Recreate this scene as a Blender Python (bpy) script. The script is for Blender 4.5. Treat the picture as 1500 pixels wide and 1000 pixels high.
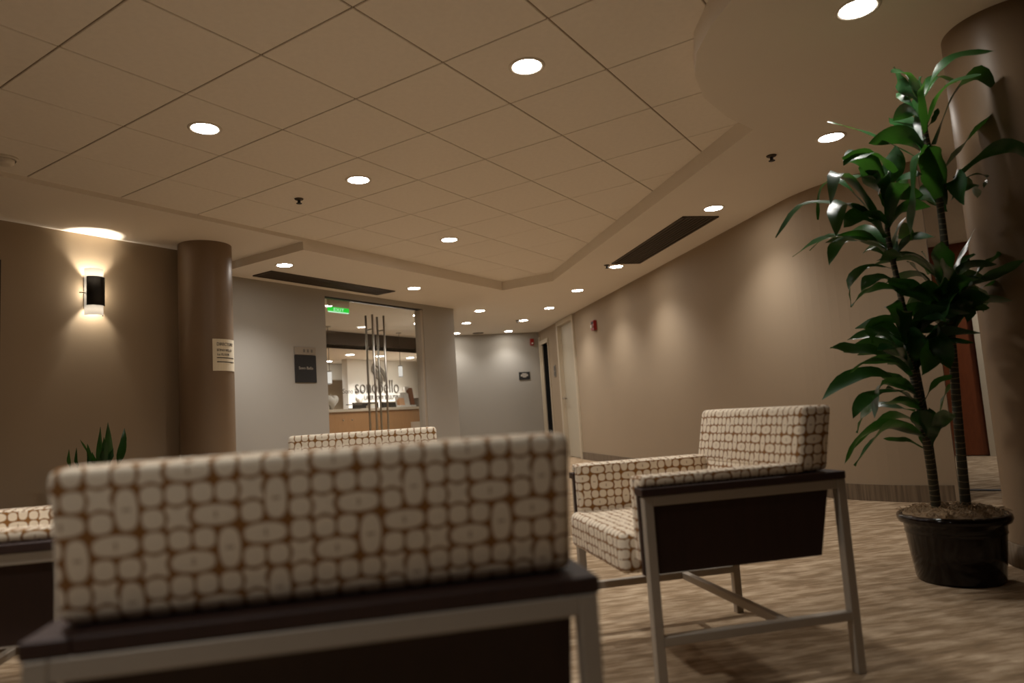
import bpy, bmesh, math, random
from mathutils import Vector, Matrix, Euler
random.seed(7)
for o in list(bpy.data.objects): bpy.data.objects.remove(o, do_unlink=True)
SC = bpy.context.scene
COL = SC.collection

# ------------------------------------------------------------------ camera
CAMZ = 0.80
H = 2.570                      # tile ceiling
S = 2.455                      # dropped soffit
SL = 2.535                     # soffit above the sconce wall
PITCH, ROLL, YAW = 0.105, -0.065, 0.5746
def cam_axes():
    cp, sp, cy, sy = math.cos(PITCH), math.sin(PITCH), math.cos(YAW), math.sin(YAW)
    w = Vector((-sy*cp, cy*cp, sp)); r = Vector((cy, sy, 0)); u = r.cross(w)
    cr, sr = math.cos(ROLL), math.sin(ROLL)
    return cr*r + sr*u, -sr*r + cr*u, w
CR_, CU_, CW_ = cam_axes()
cd = bpy.data.cameras.new('camera'); cam = bpy.data.objects.new('camera', cd); COL.objects.link(cam)
cam.matrix_world = Matrix(((CR_.x, CU_.x, -CW_.x, 0), (CR_.y, CU_.y, -CW_.y, 0), (CR_.z, CU_.z, -CW_.z, CAMZ), (0, 0, 0, 1)))
cd.sensor_width = 36; cd.lens = 1025/1500*36
cd.clip_start = 0.02; cd.clip_end = 60
cd.dof.use_dof = True; cd.dof.focus_distance = 4.6; cd.dof.aperture_fstop = 2.0
SC.camera = cam

# ------------------------------------------------------------------ world, exposure
w = bpy.data.worlds.new('world'); SC.world = w; w.use_nodes = True
w.node_tree.nodes['Background'].inputs[0].default_value = (0.02, 0.016, 0.012, 1)
w.node_tree.nodes['Background'].inputs[1].default_value = 0.3
SC.view_settings.view_transform = 'Standard'; SC.view_settings.look = 'None'
SC.view_settings.gamma = 1; SC.view_settings.use_curve_mapping = False
SC.view_settings.exposure = 0.90
LAMP = (1.0, 0.975, 0.945)       # lamp tint
SPOT_W = 34.0                  # watts of one recessed lamp
LENS = 34.0                     # glow of its lens

# ------------------------------------------------------------------ helpers
def lin(h):
    h = h.lstrip('#'); c = [int(h[i:i+2], 16)/255 for i in (0, 2, 4)]
    return tuple(x/12.92 if x <= .04045 else ((x+.055)/1.055)**2.4 for x in c)
class NT:
    def __init__(s, name):
        s.m = bpy.data.materials.new(name); s.m.use_nodes = True
        s.t = s.m.node_tree; s.b = s.t.nodes['Principled BSDF']; s.o = s.t.nodes['Material Output']
    def n(s, typ, **kw):
        x = s.t.nodes.new(typ)
        for k, v in kw.items(): setattr(x, k, v)
        return x
    def l(s, a, b): s.t.links.new(a, b)
    def val(s, x, i, v):
        if hasattr(v, 'is_output') or isinstance(v, bpy.types.NodeSocket): s.l(v, x.inputs[i])
        else: x.inputs[i].default_value = v
    def math(s, op, a, b=0.0, c=0.0):
        x = s.n('ShaderNodeMath', operation=op)
        s.val(x, 0, a); s.val(x, 1, b)
        if op in ('COMPARE', 'MULTIPLY_ADD'): s.val(x, 2, c)
        return x.outputs[0]
    def mix(s, f, a, b):
        x = s.n('ShaderNodeMix', data_type='RGBA')
        s.val(x, 0, f)
        for i, v in ((6, a), (7, b)):
            if isinstance(v, bpy.types.NodeSocket): s.l(v, x.inputs[i])
            else: x.inputs[i].default_value = tuple(v)[:3] + (1,)
        return x.outputs[2]
def mat(name, col, rough=.6, metal=0, var=.06, scale=6, bump=0, bscale=120, spec=.5, stretch=(1, 1, 1), coat=0):
    k = NT(name); b = k.b
    tc = k.n('ShaderNodeTexCoord'); mp = k.n('ShaderNodeMapping'); mp.inputs['Scale'].default_value = stretch
    k.l(tc.outputs['Object'], mp.inputs['Vector'])
    nz = k.n('ShaderNodeTexNoise'); nz.inputs['Scale'].default_value = scale; nz.inputs['Detail'].default_value = 4
    k.l(mp.outputs[0], nz.inputs['Vector'])
    a = tuple(c*(1-var) for c in col); c2 = tuple(min(1, c*(1+var)) for c in col)
    k.l(k.mix(nz.outputs['Fac'], a, c2), b.inputs['Base Color'])
    b.inputs['Roughness'].default_value = rough; b.inputs['Metallic'].default_value = metal
    b.inputs['Specular IOR Level'].default_value = spec
    if coat: b.inputs['Coat Weight'].default_value = coat; b.inputs['Coat Roughness'].default_value = .08
    if bump:
        n2 = k.n('ShaderNodeTexNoise'); n2.inputs['Scale'].default_value = bscale; n2.inputs['Detail'].default_value = 3
        k.l(mp.outputs[0], n2.inputs['Vector'])
        bp = k.n('ShaderNodeBump'); bp.inputs['Strength'].default_value = bump; bp.inputs['Distance'].default_value = .004
        k.l(n2.outputs['Fac'], bp.inputs['Height']); k.l(bp.outputs[0], b.inputs['Normal'])
    return k.m
def emit(name, col, st):
    k = NT(name); e = k.n('ShaderNodeEmission'); e.inputs[0].default_value = col + (1,); e.inputs[1].default_value = st
    k.l(e.outputs[0], k.o.inputs[0]); return k.m

def fabric_mat():
    """woven upholstery: rows of cream cells, some merged in pairs, some star shaped, outlined in brown; UVs are metres"""
    k = NT('cell_fabric'); M = k.math
    uv = k.n('ShaderNodeUVMap'); uv.uv_map = 'UVMap'
    sp = k.n('ShaderNodeSeparateXYZ'); k.l(uv.outputs[0], sp.inputs[0])
    nz = k.n('ShaderNodeTexNoise'); nz.inputs['Scale'].default_value = 14; k.l(uv.outputs[0], nz.inputs['Vector'])
    wob = M('MULTIPLY', M('SUBTRACT', nz.outputs['Fac'], .5), .14)
    x = M('ADD', M('DIVIDE', sp.outputs[0], .0292), wob); y = M('ADD', M('DIVIDE', sp.outputs[1], .0288), wob)
    ix = M('FLOOR', x); iy = M('FLOOR', y)
    fx = M('SUBTRACT', M('FRACT', x), .5); fy = M('SUBTRACT', M('FRACT', y), .5)
    cx = M('FLOORED_MODULO', ix, 6.0); cy = M('FLOORED_MODULO', iy, 4.0)
    idx = M('DIVIDE', M('ADD', M('ADD', M('MULTIPLY', cy, 6.0), cx), .5), 24.0)
    # 0 round, 1 star, 2 left half, 3 right half, 4 lower half, 5 upper half
    tab = [1, 2, 3, 0, 4, 0,
           0, 0, 0, 1, 5, 0,
           2, 3, 4, 0, 0, 1,
           0, 0, 5, 2, 3, 0]
    rp = k.n('ShaderNodeValToRGB'); cr = rp.color_ramp; cr.interpolation = 'CONSTANT'
    while len(cr.elements) < 24: cr.elements.new(.5)
    for i in range(24):
        cr.elements[i].position = i/24
    for i in range(24):
        v = tab[i]/10; cr.elements[i].color = (v, v, v, 1)
    k.l(idx, rp.inputs[0])
    sr = k.n('ShaderNodeSeparateColor'); k.l(rp.outputs[0], sr.inputs[0]); t = sr.outputs[0]
    def is_(v): return M('COMPARE', t, v/10, .03)
    i2, i3, i4, i5, i1 = is_(2), is_(3), is_(4), is_(5), is_(1)
    hp = M('ADD', i2, i3); vp = M('ADD', i4, i5)
    # centre of merged cells sits on the shared edge
    px = M('SUBTRACT', M('ADD', fx, M('MULTIPLY', i3, .5)), M('MULTIPLY', i2, .5))
    py = M('SUBTRACT', M('ADD', fy, M('MULTIPLY', i5, .5)), M('MULTIPLY', i4, .5))
    ax = M('ABSOLUTE', M('DIVIDE', px, M('ADD', 1.0, M('MULTIPLY', hp, 1.0))))
    ay = M('ABSOLUTE', M('DIVIDE', py, M('ADD', 1.0, M('MULTIPLY', vp, 1.0))))
    d = M('POWER', M('ADD', M('POWER', ax, 2.6), M('POWER', ay, 2.6)), 1/2.6)
    mx = M('MAXIMUM', M('ABSOLUTE', fx), M('ABSOLUTE', fy)); mn = M('MINIMUM', M('ABSOLUTE', fx), M('ABSOLUTE', fy))
    ds = M('ADD', M('SUBTRACT', mx, M('MULTIPLY', mn, .30)), .06)
    dd = M('ADD', M('MULTIPLY', d, M('SUBTRACT', 1.0, i1)), M('MULTIPLY', ds, i1))
    r2 = k.n('ShaderNodeMapRange'); r2.interpolation_type = 'SMOOTHSTEP'
    r2.inputs['From Min'].default_value = .405; r2.inputs['From Max'].default_value = .485; k.l(dd, r2.inputs['Value'])
    # little dash in the waist of a merged pair
    dash = M('MULTIPLY', M('LESS_THAN', M('ABSOLUTE', px), .07), M('MULTIPLY', hp, M('LESS_THAN', M('ABSOLUTE', M('SUBTRACT', M('ABSOLUTE', fy), .0)), .17)))
    dash2 = M('MULTIPLY', M('LESS_THAN', M('ABSOLUTE', py), .07), M('MULTIPLY', vp, M('LESS_THAN', M('ABSOLUTE', fx), .17)))
    ln = M('MAXIMUM', r2.outputs[0], M('MULTIPLY', M('MAXIMUM', dash, dash2), .55))
    wv = k.n('ShaderNodeTexNoise'); wv.inputs['Scale'].default_value = 900; k.l(uv.outputs[0], wv.inputs['Vector'])
    cream = k.mix(wv.outputs['Fac'], lin('#e0cfb5'), lin('#f2e5cf'))
    brown = k.mix(wv.outputs['Fac'], lin('#7d5328'), lin('#986b37'))
    k.l(k.mix(ln, cream, brown), k.b.inputs['Base Color'])
    k.b.inputs['Roughness'].default_value = .9; k.b.inputs['Specular IOR Level'].default_value = .15
    k.b.inputs['Sheen Weight'].default_value = .15
    bp = k.n('ShaderNodeBump'); bp.inputs['Strength'].default_value = .25; bp.inputs['Distance'].default_value = .002
    k.l(M('ADD', M('MULTIPLY', ln, -1.0), M('MULTIPLY', wv.outputs['Fac'], .4)), bp.inputs['Height']); k.l(bp.outputs[0], k.b.inputs['Normal'])
    return k.m
def carpet_mat():
    k = NT('streaked_carpet'); M = k.math
    tc = k.n('ShaderNodeTexCoord'); mp = k.n('ShaderNodeMapping')
    mp.inputs['Rotation'].default_value = (0, 0, -math.pi/4)
    k.l(tc.outputs['Object'], mp.inputs['Vector'])
    br = k.n('ShaderNodeTexBrick'); br.offset = .37; br.offset_frequency = 2
    for i, v in (('Scale', 1.0), ('Brick Width', .30), ('Row Height', .03), ('Mortar Size', 0.0), ('Bias', 0.0)): br.inputs[i].default_value = v
    br.inputs['Color1'].default_value = (0, 0, 0, 1); br.inputs['Color2'].default_value = (1, 1, 1, 1)
    k.l(mp.outputs[0], br.inputs['Vector'])
    m2 = k.n('ShaderNodeMapping'); m2.inputs['Scale'].default_value = (11, 66, 1); k.l(mp.outputs[0], m2.inputs['Vector'])
    st = k.n('ShaderNodeTexNoise'); st.inputs['Scale'].default_value = 1; st.inputs['Detail'].default_value = 5; k.l(m2.outputs[0], st.inputs['Vector'])
    m3 = k.n('ShaderNodeMapping'); m3.inputs['Scale'].default_value = (4.5, 13, 1); k.l(mp.outputs[0], m3.inputs['Vector'])
    bg = k.n('ShaderNodeTexNoise'); bg.inputs['Scale'].default_value = 1.3; bg.inputs['Detail'].default_value = 3; k.l(m3.outputs[0], bg.inputs['Vector'])
    fi = k.n('ShaderNodeTexNoise'); fi.inputs['Scale'].default_value = 260; k.l(tc.outputs['Object'], fi.inputs['Vector'])
    sb = k.n('ShaderNodeSeparateColor'); k.l(br.outputs['Color'], sb.inputs[0])
    f = M('ADD', M('MULTIPLY', sb.outputs[0], .10), M('ADD', M('MULTIPLY', st.outputs['Fac'], .50), M('ADD', M('MULTIPLY', bg.outputs['Fac'], .72), M('MULTIPLY', fi.outputs['Fac'], .20))))
    rp = k.n('ShaderNodeValToRGB'); e = rp.color_ramp.elements
    e[0].position = .35; e[0].color = lin('#5d4c3b') + (1,)
    e[1].position = 1.12 if False else 1.0; e[1].color = lin('#c4ae92') + (1,)
    x = rp.color_ramp.elements.new(.70); x.color = lin('#927b60') + (1,)
    k.l(f, rp.inputs[0]); k.l(rp.outputs[0], k.b.inputs['Base Color'])
    k.b.inputs['Roughness'].default_value = .95; k.b.inputs['Specular IOR Level'].default_value = .1
    bp = k.n('ShaderNodeBump'); bp.inputs['Strength'].default_value = .4; bp.inputs['Distance'].default_value = .004
    k.l(M('ADD', fi.outputs['Fac'], st.outputs['Fac']), bp.inputs['Height']); k.l(bp.outputs[0], k.b.inputs['Normal'])
    return k.m
def ribbed_mat():
    k = NT('ribbed_carpet_base'); M = k.math
    tc = k.n('ShaderNodeTexCoord'); mp = k.n('ShaderNodeMapping'); mp.inputs['Scale'].default_value = (60, 60, 3)
    k.l(tc.outputs['Object'], mp.inputs['Vector'])
    nz = k.n('ShaderNodeTexNoise'); nz.inputs['Scale'].default_value = 1; nz.inputs['Detail'].default_value = 3; k.l(mp.outputs[0], nz.inputs['Vector'])
    k.l(k.mix(nz.outputs['Fac'], lin('#3b3024'), lin('#8d7961')), k.b.inputs['Base Color'])
    k.b.inputs['Roughness'].default_value = .95
    return k.m
def leaf_mat(name, a, b):
    k = NT(name)
    uv = k.n('ShaderNodeUVMap'); uv.uv_map = 'UVMap'
    mp = k.n('ShaderNodeMapping'); mp.inputs['Scale'].default_value = (14, .6, 1); k.l(uv.outputs[0], mp.inputs['Vector'])
    nz = k.n('ShaderNodeTexNoise'); nz.inputs['Scale'].default_value = 1.5; k.l(mp.outputs[0], nz.inputs['Vector'])
    k.l(k.mix(nz.outputs['Fac'], a, b), k.b.inputs['Base Color'])
    k.b.inputs['Roughness'].default_value = .36; k.b.inputs['Specular IOR Level'].default_value = .5
    k.b.inputs['Transmission Weight'].default_value = 0
    tr = k.n('ShaderNodeBsdfTranslucent'); tr.inputs[0].default_value = (.10, .32, .03, 1)
    mx = k.n('ShaderNodeMixShader'); mx.inputs[0].default_value = .10
    k.l(k.b.outputs[0], mx.inputs[1]); k.l(tr.outputs[0], mx.inputs[2]); k.l(mx.outputs[0], k.o.inputs[0])
    return k.m
def wood_mat(name, a, b, rough=.4):
    k = NT(name)
    tc = k.n('ShaderNodeTexCoord'); mp = k.n('ShaderNodeMapping'); mp.inputs['Scale'].default_value = (9, 9, 1.2); k.l(tc.outputs['Object'], mp.inputs['Vector'])
    nz = k.n('ShaderNodeTexNoise'); nz.inputs['Scale'].default_value = 4; nz.inputs['Detail'].default_value = 6; nz.inputs['Distortion'].default_value = 1.2
    k.l(mp.outputs[0], nz.inputs['Vector'])
    k.l(k.mix(nz.outputs['Fac'], a, b), k.b.inputs['Base Color']); k.b.inputs['Roughness'].default_value = rough
    return k.m
def glass_mat(name, tint=(.975, .985, .98)):
    k = NT(name)
    tr = k.n('ShaderNodeBsdfTransparent'); tr.inputs[0].default_value = tint + (1,)
    gl = k.n('ShaderNodeBsdfGlossy'); gl.inputs['Roughness'].default_value = .01; gl.inputs[0].default_value = (1, 1, 1, 1)
    lw = k.n('ShaderNodeLayerWeight'); lw.inputs[0].default_value = .5
    fr = k.math('ADD', .04, k.math('MULTIPLY', .9, k.math('POWER', lw.outputs['Facing'], 5.0)))
    mx = k.n('ShaderNodeMixShader'); k.l(fr, mx.inputs[0]); k.l(tr.outputs[0], mx.inputs[1]); k.l(gl.outputs[0], mx.inputs[2])
    k.l(mx.outputs[0], k.o.inputs[0]); return k.m

M = dict(
 tile=mat('ceiling_tile_white', lin('#ece4d8'), .9, var=.05, scale=30, bump=.25, bscale=300),
 grid=mat('ceiling_grid_tan', lin('#8d7d68'), .7),
 soffit=mat('soffit_paint', lin('#e6ddd0'), .85, var=.03, scale=2),
 tan=mat('tan_wall_paint', lin('#9b8870'), .75, var=.03, scale=2, bump=.05, bscale=260),
 grey=mat('cool_lit_wall_tone', lin('#9d978d'), .75, var=.03, scale=2, bump=.05, bscale=260),  # wall colour greyed to carry the cool light on these walls
 column=mat('taupe_column_paint', lin('#7d6851'), .42, var=.04, scale=3),
 trim=mat('painted_door_frame', lin('#bcae97'), .45, var=.03),
 doorp=mat('painted_door', lin('#b3a894'), .45, var=.03),
 dark=mat('black_plastic', lin('#161311'), .5),
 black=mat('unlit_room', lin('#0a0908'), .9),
 ebony=wood_mat('espresso_wood', lin('#26140d'), lin('#382016'), .6),
 red=wood_mat('reddish_door_wood', lin('#5e2d16'), lin('#7d4120'), .4),
 desk=wood_mat('desk_wood', lin('#8a6440'), lin('#a67c52'), .45),
 steel=mat('brushed_steel', lin('#a39c92'), .38, 1.0, var=.08, scale=40, stretch=(1, 1, .1)),
 frame=mat('satin_nickel_frame', lin('#a89d8e'), .5, .25, var=.05, scale=20),
 white=mat('white_gloss', lin('#dcd8d0'), .35),
 trimw=mat('lamp_trim_white', lin('#d9cfc0'), .5),
 plenum=mat('vent_shadow', lin('#3a3128'), .8),
 grille=mat('bronze_grille', lin('#4c4033'), .6, .2),
 paper=mat('sign_paper', lin('#e6dcc4'), .8),
 ink=mat('dark_ink', lin('#2c2723'), .7),
 plaque=mat('black_plaque', lin('#141211'), .65),
 silver=mat('grey_plaque', lin('#948a7c'), .45, .3),
 letter=mat('grey_letters', lin('#6b655d'), .45, .3),
 lightink=mat('pale_lettering', lin('#a79e92'), .6),
 alarm=mat('alarm_red', lin('#8e1712'), .4),
 pot=mat('glazed_dark_pot', lin('#120a07'), .10, var=.2, scale=5, spec=.35, coat=.15),
 mulch=mat('shredded_moss', lin('#8f7657'), .95, var=.45, scale=60, bump=1, bscale=90),
 cane=mat('ringed_cane', lin('#3b3a2c'), .7, var=.3, scale=8, stretch=(1, 1, 10)),
 canering=mat('cane_leaf_scar', lin('#938568'), .8),
 planter=mat('grey_planter', lin('#5d5245'), .6),
 cream=mat('pale_counter', lin('#b9ab97'), .35),
 fabric=fabric_mat(), carpet=carpet_mat(), ribbed=ribbed_mat(),
 leaf=leaf_mat('dracaena_leaf', lin('#0d2a10'), lin('#1a4418')), snake=leaf_mat('snake_leaf', lin('#15301a'), lin('#2b4a26')),
 glass=glass_mat('clear_glass'), lens=emit('lamp_lens', (1.0, .93, .84), LENS), green=emit('exit_green', (.02, .8, .05), .42), greenw=emit('exit_letters', (.65, 1, .7), .5),
 shade=None, pshade=emit('lit_pendant_glass', (1, .93, .84), .42),
)
def shade_mat():
    k = NT('frosted_lit_shade'); e = k.n('ShaderNodeEmission'); e.inputs[0].default_value = (1, .88, .72, 1); e.inputs[1].default_value = .3
    tr = k.n('ShaderNodeBsdfTranslucent'); tr.inputs[0].default_value = (.07, .063, .055, 1)
    mx = k.n('ShaderNodeMixShader'); mx.inputs[0].default_value = .4; k.l(tr.outputs[0], mx.inputs[1]); k.l(e.outputs[0], mx.inputs[2]); k.l(mx.outputs[0], k.o.inputs[0]); return k.m
M['shade'] = shade_mat()

def link(name, me, m=None, parent=None):
    o = bpy.data.objects.new(name, me); COL.objects.link(o)
    if m is not None and me is not None and not me.materials: me.materials.append(m)
    if parent: o.parent = parent
    return o
def bm_obj(name, bm, m, parent=None, smooth=False):
    bmesh.ops.recalc_face_normals(bm, faces=bm.faces)
    me = bpy.data.meshes.new(name); bm.to_mesh(me); bm.free()
    if smooth:
        for p in me.polygons: p.use_smooth = True
    return link(name, me, m, parent)
def tag(o, label=None, cat=None, group=None, kind=None):
    if label: o['label'] = label
    if cat: o['category'] = cat
    if group: o['group'] = group
    if kind: o['kind'] = kind
    return o
def empty(name, loc, rz=0, label=None, cat=None, group=None):
    o = bpy.data.objects.new(name, None); COL.objects.link(o); o.location = loc; o.rotation_euler = (0, 0, rz); o.empty_display_size = .1
    return tag(o, label, cat, group)
def add_box(bm, x0, x1, y0, y1, z0, z1, bev=0, seg=2, mx=None):
    vs = [bm.verts.new((x, y, z)) for z in (z0, z1) for y in (y0, y1) for x in (x0, x1)]
    f = [(0, 1, 3, 2), (4, 6, 7, 5), (0, 4, 5, 1), (2, 3, 7, 6), (0, 2, 6, 4), (1, 5, 7, 3)]
    fs = [bm.faces.new([vs[i] for i in q]) for q in f]
    if mx is not None:
        for v in vs: v.co = mx @ v.co
    if bev:
        es = list({e for q in fs for e in q.edges})
        bmesh.ops.bevel(bm, geom=es, offset=bev, segments=seg, profile=.5, affect='EDGES')
    return vs
def box(name, x0, x1, y0, y1, z0, z1, m, parent=None, bev=0, seg=2, smooth=False):
    bm = bmesh.new(); add_box(bm, min(x0, x1), max(x0, x1), min(y0, y1), max(y0, y1), min(z0, z1), max(z0, z1), bev, seg)
    return bm_obj(name, bm, m, parent, smooth)
def prism(name, pts, z0, z1, m, parent=None):
    """vertical prism over a plan polygon"""
    bm = bmesh.new()
    a = [bm.verts.new((x, y, z0)) for x, y in pts]; b = [bm.verts.new((x, y, z1)) for x, y in pts]
    bm.faces.new(a); bm.faces.new(b[::-1]); n = len(pts)
    for i in range(n): bm.faces.new((a[i], a[(i+1) % n], b[(i+1) % n], b[i]))
    return bm_obj(name, bm, m, parent)
def lathe(name, prof, m, parent=None, n=40, smooth=True, a0=0, a1=2*math.pi, close=True):
    bm = bmesh.new(); full = abs(a1-a0-2*math.pi) < 1e-6; k = n if full else n+1; rings = []
    for r, z in prof:
        if r < 1e-6: rings.append([bm.verts.new((0, 0, z))]); continue
        rings.append([bm.verts.new((r*math.cos(a0+(a1-a0)*i/n), r*math.sin(a0+(a1-a0)*i/n), z)) for i in range(k)])
    for A, B in zip(rings, rings[1:]):
        for i in range(n):
            j = (i+1) % k if full else i+1
            if len(A) == 1 and len(B) > 1: bm.faces.new((A[0], B[i], B[j]))
            elif len(B) == 1 and len(A) > 1: bm.faces.new((A[i], A[j], B[0]))
            elif len(A) > 1: bm.faces.new((A[i], A[j], B[j], B[i]))
    o = bm_obj(name, bm, m, parent, smooth); return o
def catmull(pts, n):
    P = [Vector(p) for p in pts]; P = [2*P[0]-P[1]] + P + [2*P[-1]-P[-2]]; out = []
    segs = len(P)-3
    for i in range(n+1):
        t = i/n*segs; s = min(int(t), segs-1); t -= s
        a, b, c, d = P[s:s+4]
        out.append(.5*((2*b)+(c-a)*t+(2*a-5*b+4*c-d)*t*t+(3*b-a-3*c+d)*t**3))
    return out
def add_tube(bm, pts, rad, n=10):
    rings = []
    for i, p in enumerate(pts):
        d = (pts[min(i+1, len(pts)-1)]-pts[max(i-1, 0)]).normalized()
        a = d.orthogonal().normalized() if i == 0 else (rings_a - d*rings_a.dot(d)).normalized()
        rings_a = a; b = d.cross(a); r = rad[i] if isinstance(rad, (list, tuple)) else rad
        rings.append([bm.verts.new(p + r*(a*math.cos(2*math.pi*j/n)+b*math.sin(2*math.pi*j/n))) for j in range(n)])
    for A, B in zip(rings, rings[1:]):
        for j in range(n): bm.faces.new((A[j], A[(j+1) % n], B[(j+1) % n], B[j]))
    bm.faces.new(rings[0][::-1]); bm.faces.new(rings[-1])
def uv_box(me, flip=False):
    """planar UVs in metres by dominant axis"""
    uv = me.uv_layers.new(name='UVMap')
    for p in me.polygons:
        n = p.normal; a = [abs(c) for c in n]
        for li in p.loop_indices:
            c = me.vertices[me.loops[li].vertex_index].co
            if a[2] >= a[0] and a[2] >= a[1]: q = (c.x, c.y)
            elif a[1] >= a[0]: q = (c.x, c.z)
            else: q = (c.y, c.z)
            uv.data[li].uv = (q[0]+3, q[1]+3)
def text_mesh(s, size, extr=.0015, align='LEFT', thin=0):
    cu = bpy.data.curves.new('t', 'FONT'); cu.body = s; cu.size = size; cu.extrude = extr; cu.align_x = align; cu.resolution_u = 3; cu.offset = -thin
    o = bpy.data.objects.new('t', cu); COL.objects.link(o)
    bpy.context.view_layer.update()
    me = bpy.data.meshes.new_from_object(o.evaluated_get(bpy.context.evaluated_depsgraph_get()))
    bpy.data.objects.remove(o, do_unlink=True); bpy.data.curves.remove(cu)
    return me
def wall_text(name, s, size, m, parent, origin, right, extr=.0015, align='LEFT', sx=1.0, thin=0):
    """text standing on a vertical surface: right = horizontal reading direction"""
    me = text_mesh(s, size, extr, align, thin); r = Vector(right).normalized(); up = Vector((0, 0, 1)); nrm = r.cross(up)
    for v in me.vertices:
        x, y, z = v.co; v.co = Vector(origin) + r*x*sx + up*y + nrm*z
    return link(name, me, m, parent)
def mbox(name, m, parent, o, r, wdt, hgt, thk, z0, off=0, bev=0):
    """thin box on a vertical surface; o = plan point of its left end, r = plan direction, normal = r x up"""
    r = Vector((r[0], r[1], 0)).normalized(); nn = r.cross(Vector((0, 0, 1)))
    mx = Matrix(((r.x, nn.x, 0, o[0]), (r.y, nn.y, 0, o[1]), (0, 0, 1, z0), (0, 0, 0, 1)))
    bm = bmesh.new(); add_box(bm, 0, wdt, off, off+thk, 0, hgt, bev, 2, None)
    for v in bm.verts: v.co = mx @ v.co
    return bm_obj(name, bm, m, parent)
def struct(o): o['kind'] = 'structure'; return o
def adopt(parent, *objs):
    """children modelled in world coordinates become parts of parent"""
    mw = Matrix.Translation(parent.location) @ Euler(parent.rotation_euler).to_matrix().to_4x4()
    for o in objs:
        if o.type == 'MESH': o.data.transform(mw.inverted()); o.parent = parent
        else: o.parent = parent; o.matrix_parent_inverse = mw.inverted()
    return parent
SQ = math.sqrt(.5)
# ================================================================== the room
struct(box('floor', -12.2, 4.2, -4.2, 14, -.1, 0, M['carpet']))
ceil = struct(box('ceiling', -5.3, 4.2, -4.2, 8.0, H+.006, H+.05, M['grid']))
# tiles in view, each its own piece
GX, GY, ST = -4.463, 2.046, .61
def in_view(x, y, z, m=60):
    v = Vector((x, y, z-CAMZ)); d = v.dot(CW_)
    if d < .1: return False
    px, py = 750+1025*v.dot(CR_)/d, 500-1025*v.dot(CU_)/d
    return -m < px < 1500+m and -m < py < 1000+m
bm = bmesh.new(); add_box(bm, -.301, .301, -.301, .301, 0, .012, .003, 1)
tile_me = bpy.data.meshes.new('tile'); bmesh.ops.recalc_face_normals(bm, faces=bm.faces); bm.to_mesh(tile_me); bm.free(); tile_me.materials.append(M['tile'])
hole = [(-5.05, -4.2), (-5.05, 7.65), (-4.28, 7.65), (-.95, 4.36), (-1.02, 4.05), (-1.045, 3.7), (-1.0, 3.42), (-.92, 3.2), (-.79, 3.0), (-.58, 2.78), (-.3, 2.6), (.05, 2.5), (.5, 2.45), (1.2, 2.5), (4.2, 2.55), (4.2, -4.2)]
def inside(x, y, poly):
    c = False; n = len(poly)
    for i in range(n):
        (x1, y1), (x2, y2) = poly[i], poly[(i+1) % n]
        if (y1 > y) != (y2 > y) and x < (x2-x1)*(y-y1)/(y2-y1)+x1: c = not c
    return c
for i in range(-1, 12):
    for j in range(-5, 10):
        x, y = GX+ST*(i+.5), GY+ST*(j+.5)
        cs = [(x+a*.29, y+b*.29) for a in (-1, 0, 1) for b in (-1, 0, 1)]
        if any(in_view(a, b, H) for a, b in cs) and any(inside(a, b, hole) for a, b in cs):
            t = link('tile', tile_me, None, ceil); t.location = (x, y, H)
# dropped soffits
sof = [p for p in hole[1:-1]]
struct(prism('soffit', [(-5.05, 4.33)] + sof + [(4.2, 14), (-12.2, 14), (-12.2, 4.33)], S, H+.05, M['soffit']))['label'] = 'smooth dropped soffit around the tiled ceiling'
struct(box('trim_soffit', -6.4, -5.05, -4.2, 4.33, SL, H+.06, M['soffit']))
# walls
struct(box('wall_left', -6.25, -6.05, -4.2, 3.78, 0, H, M['tan']))
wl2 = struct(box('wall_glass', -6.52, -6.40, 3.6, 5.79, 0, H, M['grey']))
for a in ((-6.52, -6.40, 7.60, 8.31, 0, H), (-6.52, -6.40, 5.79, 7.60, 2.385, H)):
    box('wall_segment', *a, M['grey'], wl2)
# wall beside the corridor, runs back at 45 degrees from the end of the glass wall
def strip_wall(name, a, b, thk, z0, z1, m, parent=None):
    a = Vector(a); b = Vector(b); d = (b-a).normalized(); n = Vector((d.y, -d.x))
    return prism(name, [tuple(a), tuple(b), tuple(b-n*thk), tuple(a-n*thk)], z0, z1, m, parent)
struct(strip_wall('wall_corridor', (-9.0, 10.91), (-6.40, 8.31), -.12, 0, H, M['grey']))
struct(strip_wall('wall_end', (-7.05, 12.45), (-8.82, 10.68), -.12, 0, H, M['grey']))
# right wall with its soft bend, an opening for each door
A = -.83; arc = []
c0 = Vector((-.83, 5.80)); t = .5
P1 = c0 + Vector((-SQ, SQ))*t; P2 = c0 + Vector((t, 0))
for i in range(13):
    u = i/12; arc.append((1-u)**2*P1 + 2*u*(1-u)*c0 + u*u*P2)
front = [Vector((-5.52, 10.49))] + arc + [Vector((-.17, 5.80))]
def offset_poly(pts, off):
    out = []
    for i, p in enumerate(pts):
        d = (pts[min(i+1, len(pts)-1)]-pts[max(i-1, 0)]).normalized(); out.append(p + Vector((-d.y, d.x))*off)
    return out
back = offset_poly(front, .14)
wr = struct(prism('wall_right', [tuple(p) for p in front] + [tuple(p) for p in reversed(back)], 0, H, M['tan']))
fb = offset_poly(front, -.012)
struct(prism('baseboard_right', [tuple(p) for p in fb] + [tuple(p) for p in reversed(front)], 0, .12, M['ribbed']))
def on_rw(tt, off=0): # point on the straight right wall, tt metres from the corridor corner; off > 0 into the room
    return Vector((-7.265, 12.235)) + Vector((SQ, -SQ))*tt + Vector((-SQ, -SQ))*off
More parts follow.
